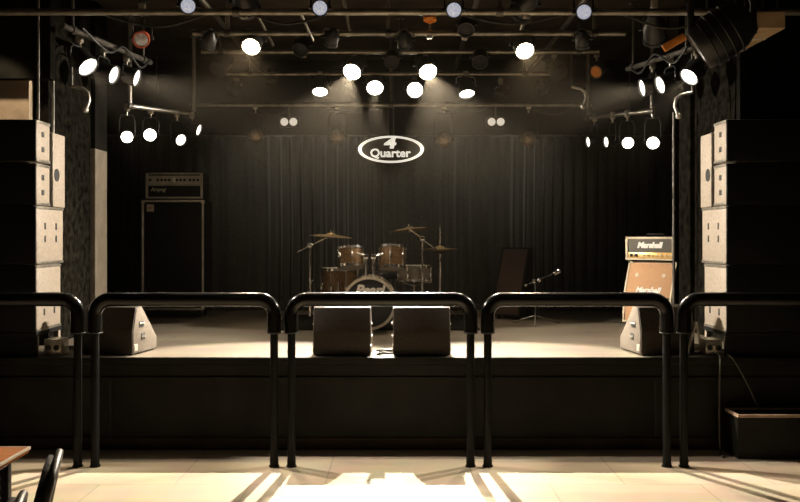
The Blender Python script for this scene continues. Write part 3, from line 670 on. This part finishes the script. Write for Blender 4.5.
# unlit round lamps under the rear pipe
for px, py, l in ((255, 133, 'leftmost'), (337, 134, 'second from left'), (444, 137, 'third from left'), (529, 136, 'rightmost')):
    p = W(px, py, 9.42); par('stage_spotlight', p + Vector((0, .06, -.03)), (p.x * 1.05, 10.4, 2.15), .15, 2.88, f'round brownish lamp seen from behind under the low rear pipe, {l} of four', 'lit_soft', 'round lamps turned to the curtain', sy=.0, can=.7, body='reflector', spot=(17, 95, 1.0, PALE, .02))
for px, nm in ((289, 'left'), (496, 'right')):
    t = thing('hanging_floodlight', f'small twin bulb floodlight under the {nm} half of the low rear pipe', 'stage light', W(px, 122, 9.36), 0, 'twin floodlights')
    B().box((0, .03, 0), (.20, .07, .11), .008).build('housing', 'black', t)
    for s in (-1, 1):
        B().lathe([(0, .0), (.03, -.012), (.040, .0), (.040, .01), (0, .01)], Matrix.Translation((s * .047, -.01, 0)) @ Matrix.Rotation(PI / 2, 4, 'X'), 20).build('bulb', 'bulb_dim', t)
    B().cyl((0, .04, .05), (0, .04, .17), .010).build('bracket', 'steel', t)
# coloured and dark fixtures among the pipes
par('stage_spotlight', W(141, 40, 7.0), (-1.9, 5.5, 2.2), .12, 3.30, 'dark lamp with red body near the top left', 'glass_dark', body='red', can=.9)
bar('hanging_pipe', 'short vertical drop pipe holding the red lamp, near the top left', 'pipe', W(141, 40, 7.15) + Vector((0, 0, .25)), (W(141, 40, 7.15).x, 7.15, 3.6), .012, 'steel_dark')
par('stage_spotlight', W(430, 20, 7.5), (.24, 7.2, 2.0), .10, 3.22, 'small lamp with amber filter holder, hung from the second pipe', 'amber', body='amber', sy=.1, can=1.0)
par('stage_spotlight', W(596, 72, 8.5), (.8, 7.0, 2.3), .12, 3.27, 'dim amber lamp at right end of the third pipe', 'amber', sy=.1)
par('stage_spotlight', W(466, 30, 7.45), (.5, 6.6, 2.4), .13, 3.22, 'unlit black lamp on second pipe, right of the amber one', 'recess', sy=.15)
par('stage_spotlight', W(300, 50, 8.5), (-1.2, 7.4, 2.2), .14, 3.27, 'unlit black lamp on the third pipe, between the two left glaring lamps', 'recess', sy=.1)
par('stage_spotlight', W(480, 62, 8.5), (.6, 7.2, 2.0), .14, 3.27, 'unlit black lamp on the third pipe, between the two right glaring lamps', 'recess', sy=.1)
par('stage_spotlight', W(392, 62, 8.5), (-.1, 7.2, 2.0), .13, 3.27, 'unlit black lamp between the two middle glaring lamps', 'recess', sy=.1)
par('stage_spotlight', W(218, 70, 8.5), (-2.2, 7.4, 2.0), .16, 3.27, 'unlit black lamp at the left end of the third pipe', 'recess', sy=.1)
par('stage_spotlight', W(560, 75, 8.5), (1.9, 7.4, 2.0), .15, 3.27, 'unlit black lamp near the right end of the third pipe', 'recess', sy=.1)
for px, py, d, aim, pz, sy, l in (
        (232, 92, 9.3, (-2.4, 8.0, 1.6), 2.88, .1, 'small black lamp with pale yoke standing over the left end of the low rear pipe'),
        (272, 82, 9.3, (-.9, 8.4, 1.2), 2.88, .1, 'small black lamp with pale yoke left of the row of lit lamps above the sign'),
        (500, 96, 9.3, (.4, 8.2, 1.4), 2.88, .1, 'small black lamp with pale yoke right of the steeply pointing right lamp'),
        (545, 92, 9.3, (2.2, 8.2, 1.4), 2.88, .1, 'small black lamp with pale yoke near the right end of the low rear pipe')):
    par('stage_spotlight', W(px, py, d), aim, .11, 3.14 if py < 97 else pz, l, 'recess', 'black lamps with pale yokes', sy=sy, yoke='alu')
for px, py, aim, l in ((330, 44, (-1.2, 9.0, 1.5), 'black lamp with pale yoke on the second pipe, left of the middle'),
                       (405, 46, (.2, 9.4, 1.5), 'black lamp with pale yoke on the second pipe, at the middle'),
                       (583, 46, (2.0, 9.0, 1.5), 'black lamp with pale yoke near the right end of the second pipe'),
                       (208, 46, (-2.4, 9.0, 1.5), 'black lamp with pale yoke near the left end of the second pipe')):
    par('stage_spotlight', W(px, py, 7.6), aim, .12, 3.22, l, 'recess', 'black lamps with pale yokes', yoke='alu', can=1.2)
par('stage_spotlight', W(250, 12, 6.4), (-.3, 8.6, 1.35), .16, 3.075, 'large black lamp with beam added for the drums, left on the frontmost pipe', 'lit_soft', spot=(75, 44, .8, WARM, .05))  # beam added here to brighten the drums and curtain
par('stage_spotlight', W(520, 14, 6.4), (-.1, 8.8, 1.5), .16, 3.075, 'large black lamp with beam added for the drums, right on the frontmost pipe', 'lit_soft', spot=(75, 44, .8, WARM, .05))  # second added beam, also for the drums
par('stage_spotlight', W(655, 40, 7.0), (2.4, 8.2, 2.0), .17, 3.3, 'large black lamp beside the black moving head light, top right', 'recess')
bar('hanging_pipe', 'short vertical drop pipe holding the large black lamp, top right', 'pipe', (W(655, 40, 7.0).x, 6.92, 3.27), (W(655, 40, 7.0).x, 6.92, 3.6), .012, 'steel_dark')
# hooks: pale arm brackets
def bracket(label, p, flip, pz):
    b = thing('hanging_bracket', label, 'bracket', p)
    B().tube([(-flip * .13, 0, .03), (-flip * .04, 0, .01), (0, 0, -.02), (flip * .01, 0, -.08), (-flip * .02, .0, -.16)], .014, 10).build('arm', 'alu', b)
    B().cyl((-flip * .13, 0, .02), (-flip * .13, 0, pz - p.z), .010).build('drop_rod', 'steel_dark', b)
    B().sphere((-flip * .02, 0, -.16), .026, n=12).build('hinge', 'alu', b)
    return b
bracket('pale bent arm bracket under the left side lamps', W(88, 90, 7.2), 1, 3.05)
bracket('pale bent arm bracket under the right side lamps', W(676, 96, 7.2), -1, 3.0)
bracket('pale bent arm bracket above the right slanting pipe', W(585, 90, 8.6), 1, 3.27)
# big moving head, top right
mh = thing('moving_head_light', 'big black drum shaped moving head light at top right', 'stage light', W(722, 34, 5.75))
a = Vector((-.80, .25, -.50)).normalized(); q = a.to_track_quat('Z', 'Y').to_matrix().to_4x4()
B().lathe([(0, -.20), (.10, -.19), (.15, -.10), (.165, .05), (.15, .16), (.13, .18), (.125, .165), (0, .165)], q, 32).build('head', 'black', mh)
for k in range(4): B().torus(.168 - .004 * abs(k - 1.5), .006, q @ Matrix.Translation((0, 0, -.06 + .055 * k)), 36, 8).build('cooling_fin', 'black', mh)
B().lathe([(0, .172), (.12, .168)], q, 28).build('lens', 'glass_dark', mh)
B().tube([(-.20, 0, 0), (-.20, 0, .20), (-.16, 0, .26), (.16, 0, .26), (.20, 0, .20), (.20, 0, 0)], .022, 10).build('yoke', 'black', mh)
B().cyl((0, 0, .26), (0, 0, 3.6 - W(722, 34, 5.75).z), .03).build('mount_post', 'steel_dark', mh)
B().box((-.30, .02, -.05), (.16, .03, .05), .008, rot=(0, R(-30), 0)).build('colour_frame', 'amber', mh)
# duct at top right
du = thing('air_duct', 'tan sheet metal duct box under the ceiling at top right', 'duct', (2.455, 6.50, 2.905))
B().box((0, 0, .06), (.29, .86, .12), .008).build('casing', 'duct', du, False)
for sx in (-1, 1):
    for yy in (-.38, .38): B().cyl((sx * .11, yy, .12), (sx * .11, yy, 3.6 - 2.905), .008, n=8).build('hanger_rod', 'steel_dark', du)
for yy in (-.12, .22): B().box((0, yy, -.003), (.27, .03, .01), .003).build('seam', 'trim_grey', du, False)
# cables draped along the rig
for pts, l in (([(-2.2, 6.32, 3.10), (-1.7, 6.34, 2.98), (-1.2, 6.33, 3.10), (-.8, 6.34, 3.0), (-.4, 6.33, 3.10)], 'black cable draped along the left of the frontmost pipe'),
               ([(.3, 6.33, 3.10), (.8, 6.34, 3.0), (1.4, 6.33, 3.10), (1.9, 6.34, 2.97), (2.4, 6.33, 3.10)], 'black cable draped along the right of the frontmost pipe'),
               ([(-1.6, 9.42, 2.90), (-1.3, 9.43, 2.78), (-1.0, 9.42, 2.90), (-.5, 9.43, 2.80), (0, 9.42, 2.90)], 'black cable draped along the left of the low rear pipe'),
               ([(.2, 9.42, 2.90), (.7, 9.43, 2.79), (1.1, 9.42, 2.90), (1.6, 9.43, 2.78), (1.9, 9.42, 2.90)], 'black cable draped along the right of the low rear pipe'),
               ([(-2.4, 6.8, 3.08), (-2.3, 7.1, 2.96), (-2.3, 7.5, 3.08), (-2.25, 7.8, 2.97), (-2.25, 8.1, 3.1)], 'black cable draped along the left side pipe'),
               ([(2.26, 7.08, 3.0), (2.2, 7.25, 2.90), (2.12, 7.5, 3.02), (2.08, 7.8, 2.92), (2.06, 8.1, 3.03)], 'black cable draped along the right side pipe')):
    cable('hanging_cable', pts, .009, 'cable', l)

# ------------------------------------------------------------------ thin haze, put in for the glow around the lamps
hz = B().box((-.1, 8.36, 2.1), (5.2, 3.9, 2.7)).build('glow_haze', 'black', None, False)
hm = bpy.data.materials.new('thin_haze'); hm.use_nodes = True; hn = hm.node_tree; hn.nodes.remove(hn.nodes['Principled BSDF'])
pv = hn.nodes.new('ShaderNodeVolumePrincipled'); pv.inputs['Density'].default_value = .0045; pv.inputs['Anisotropy'].default_value = .55; pv.inputs['Color'].default_value = (1, .86, .66, 1)
htc = hn.nodes.new('ShaderNodeTexCoord'); hsx = hn.nodes.new('ShaderNodeSeparateXYZ'); hmr = hn.nodes.new('ShaderNodeMapRange')
hn.links.new(htc.outputs['Object'], hsx.inputs[0]); hn.links.new(hsx.outputs['Z'], hmr.inputs['Value'])      # denser under the ceiling, to keep the glow by the lamps
for k, v in (('From Min', 1.8), ('From Max', 3.3), ('To Min', .0006), ('To Max', .0032)): hmr.inputs[k].default_value = v
hn.links.new(hmr.outputs['Result'], pv.inputs['Density'])
hn.links.new(pv.outputs[0], hn.nodes['Material Output'].inputs['Volume'])
hz.data.materials.clear(); hz.data.materials.append(hm); hz['kind'] = 'stuff'; tag(hz, 'thin warm haze over the stage, added for the lamp glow', 'haze')

# ------------------------------------------------------------------ table and chairs, bottom left
tb = thing('table', 'rectangular table with orange wooden top and pale edging, bottom left corner', 'table', (-1.72, 2.79, 0))
B().box((0, 0, .712), (.69, 1.09, .022), .002).build('table_top', 'wood_top', tb)
for c, s in (((.347, 0, .7185), (.008, 1.10, .011)), ((-.347, 0, .7185), (.008, 1.10, .011)), ((0, .547, .7185), (.70, .008, .011)), ((0, -.547, .7185), (.70, .008, .011))):
    B().box(c, s, .002).build('edging', 'edge_pale', tb)
for sx in (-1, 1):
    for sy in (-1, 1): B().box((sx * .285, sy * .485, .35), (.032, .032, .70), .004).build('leg', 'black', tb)
B().box((0, 0, .685), (.60, 1.0, .03), .004).build('apron', 'black', tb)
def chair(loc, rz, label):                              # faces local +y
    c = thing('chair', label, 'chair', loc, rz, 'chairs at the table')
    B().box((0, .0, .45), (.40, .40, .05), .018, seg=3).build('seat', 'seat', c)
    tilt = R(14)
    Mx = Matrix.Translation((0, -.20, .47)) @ Matrix.Rotation(tilt, 4, 'X')
    b = B(); n = 10; poly = [(-.17, .06), (.17, .06), (.185, .12)] + [(.185 * math.cos(PI * k / n), .232 + .075 * math.sin(PI * k / n)) for k in range(n + 1)] + [(-.185, .12)]
    b.prism([(p[0], p[1]) for p in poly], .035, Matrix.Rotation(PI / 2, 4, 'Z'), .010); bmesh.ops.transform(b.bm, matrix=Mx, verts=b.bm.verts); b.build('backrest', 'seat', c)
    pts = [(-.19, -.03, -.02), (-.195, -.022, .16)] + [(-.195 * math.cos(PI * k / 12), -.018, .242 + .075 * math.sin(PI * k / 12)) for k in range(13)] + [(.195, -.022, .16), (.19, -.03, -.02)]
    b = B(); b.tube(pts, .013, 10); bmesh.ops.transform(b.bm, matrix=Mx, verts=b.bm.verts); b.build('back_frame', 'steel_dark', c)
    for s in (-1, 1):
        B().tube([(s * .185, .16, .43), (s * .19, .19, 0)], .013).build('leg', 'black', c)
        B().tube([(s * .187, -.155, .48), (s * .185, -.17, .40), (s * .19, -.24, 0)], .013).build('leg', 'black', c)
        B().cyl((s * .185, -.17, .42), (s * .185, .16, .42), .011).build('seat_rail', 'black', c)
    return c
chair((-1.415, 2.90, 0), R(107), 'black rounded back chair beside the table, the farther of two, nearest the barriers')
chair((-1.33, 2.40, 0), R(107), 'black rounded back chair at the bottom left picture edge, only its back top showing')

# ------------------------------------------------------------------ world, camera
w = bpy.data.worlds.new('World'); sc.world = w; w.use_nodes = True
w.node_tree.nodes['Background'].inputs[0].default_value = (1, .86, .62, 1)
w.node_tree.nodes['Background'].inputs[1].default_value = .004
# added fill light: two small unseen lamps over the audience
for x in (-1.6, 1.4):
    hl = thing('fill_lamp', f'small round added fill lamp, out of view over the {"left" if x < 0 else "right"} of the hall', 'lamp', (x, 3.2, 3.56))
    B().lathe([(0, .04), (.10, .04), (.10, 0), (.085, -.01), (.085, .0)], None, 24).build('housing', 'black', hl)
    B().lathe([(0, 0), (.085, 0)], None, 24).build('diffuser', 'lit_soft', hl)
    ld = bpy.data.lights.new('glow', 'SPOT'); ld.energy = 2; ld.spot_size = R(150); ld.spot_blend = 1; ld.shadow_soft_size = .08; ld.color = WARM
    lo = bpy.data.objects.new('glow', ld); COL.objects.link(lo); lo.parent = hl; lo.location = (0, 0, -.03)
cam = bpy.data.cameras.new('camera'); co = bpy.data.objects.new('camera', cam); COL.objects.link(co)
co.location = (0, 0, EYE); co.rotation_euler = (PI / 2, 0, 0)
cam.sensor_width = 36; cam.lens = F / 800 * 36; cam.shift_y = -14 / 800; cam.clip_start = .05
sc.camera = co
vs = sc.view_settings; vs.view_transform = 'Standard'; vs.look = 'None'; vs.gamma = 1; vs.use_curve_mapping = False; vs.exposure = 0
cy = sc.cycles; cy.use_denoising = True; cy.max_bounces = 6; cy.sample_clamp_indirect = 6
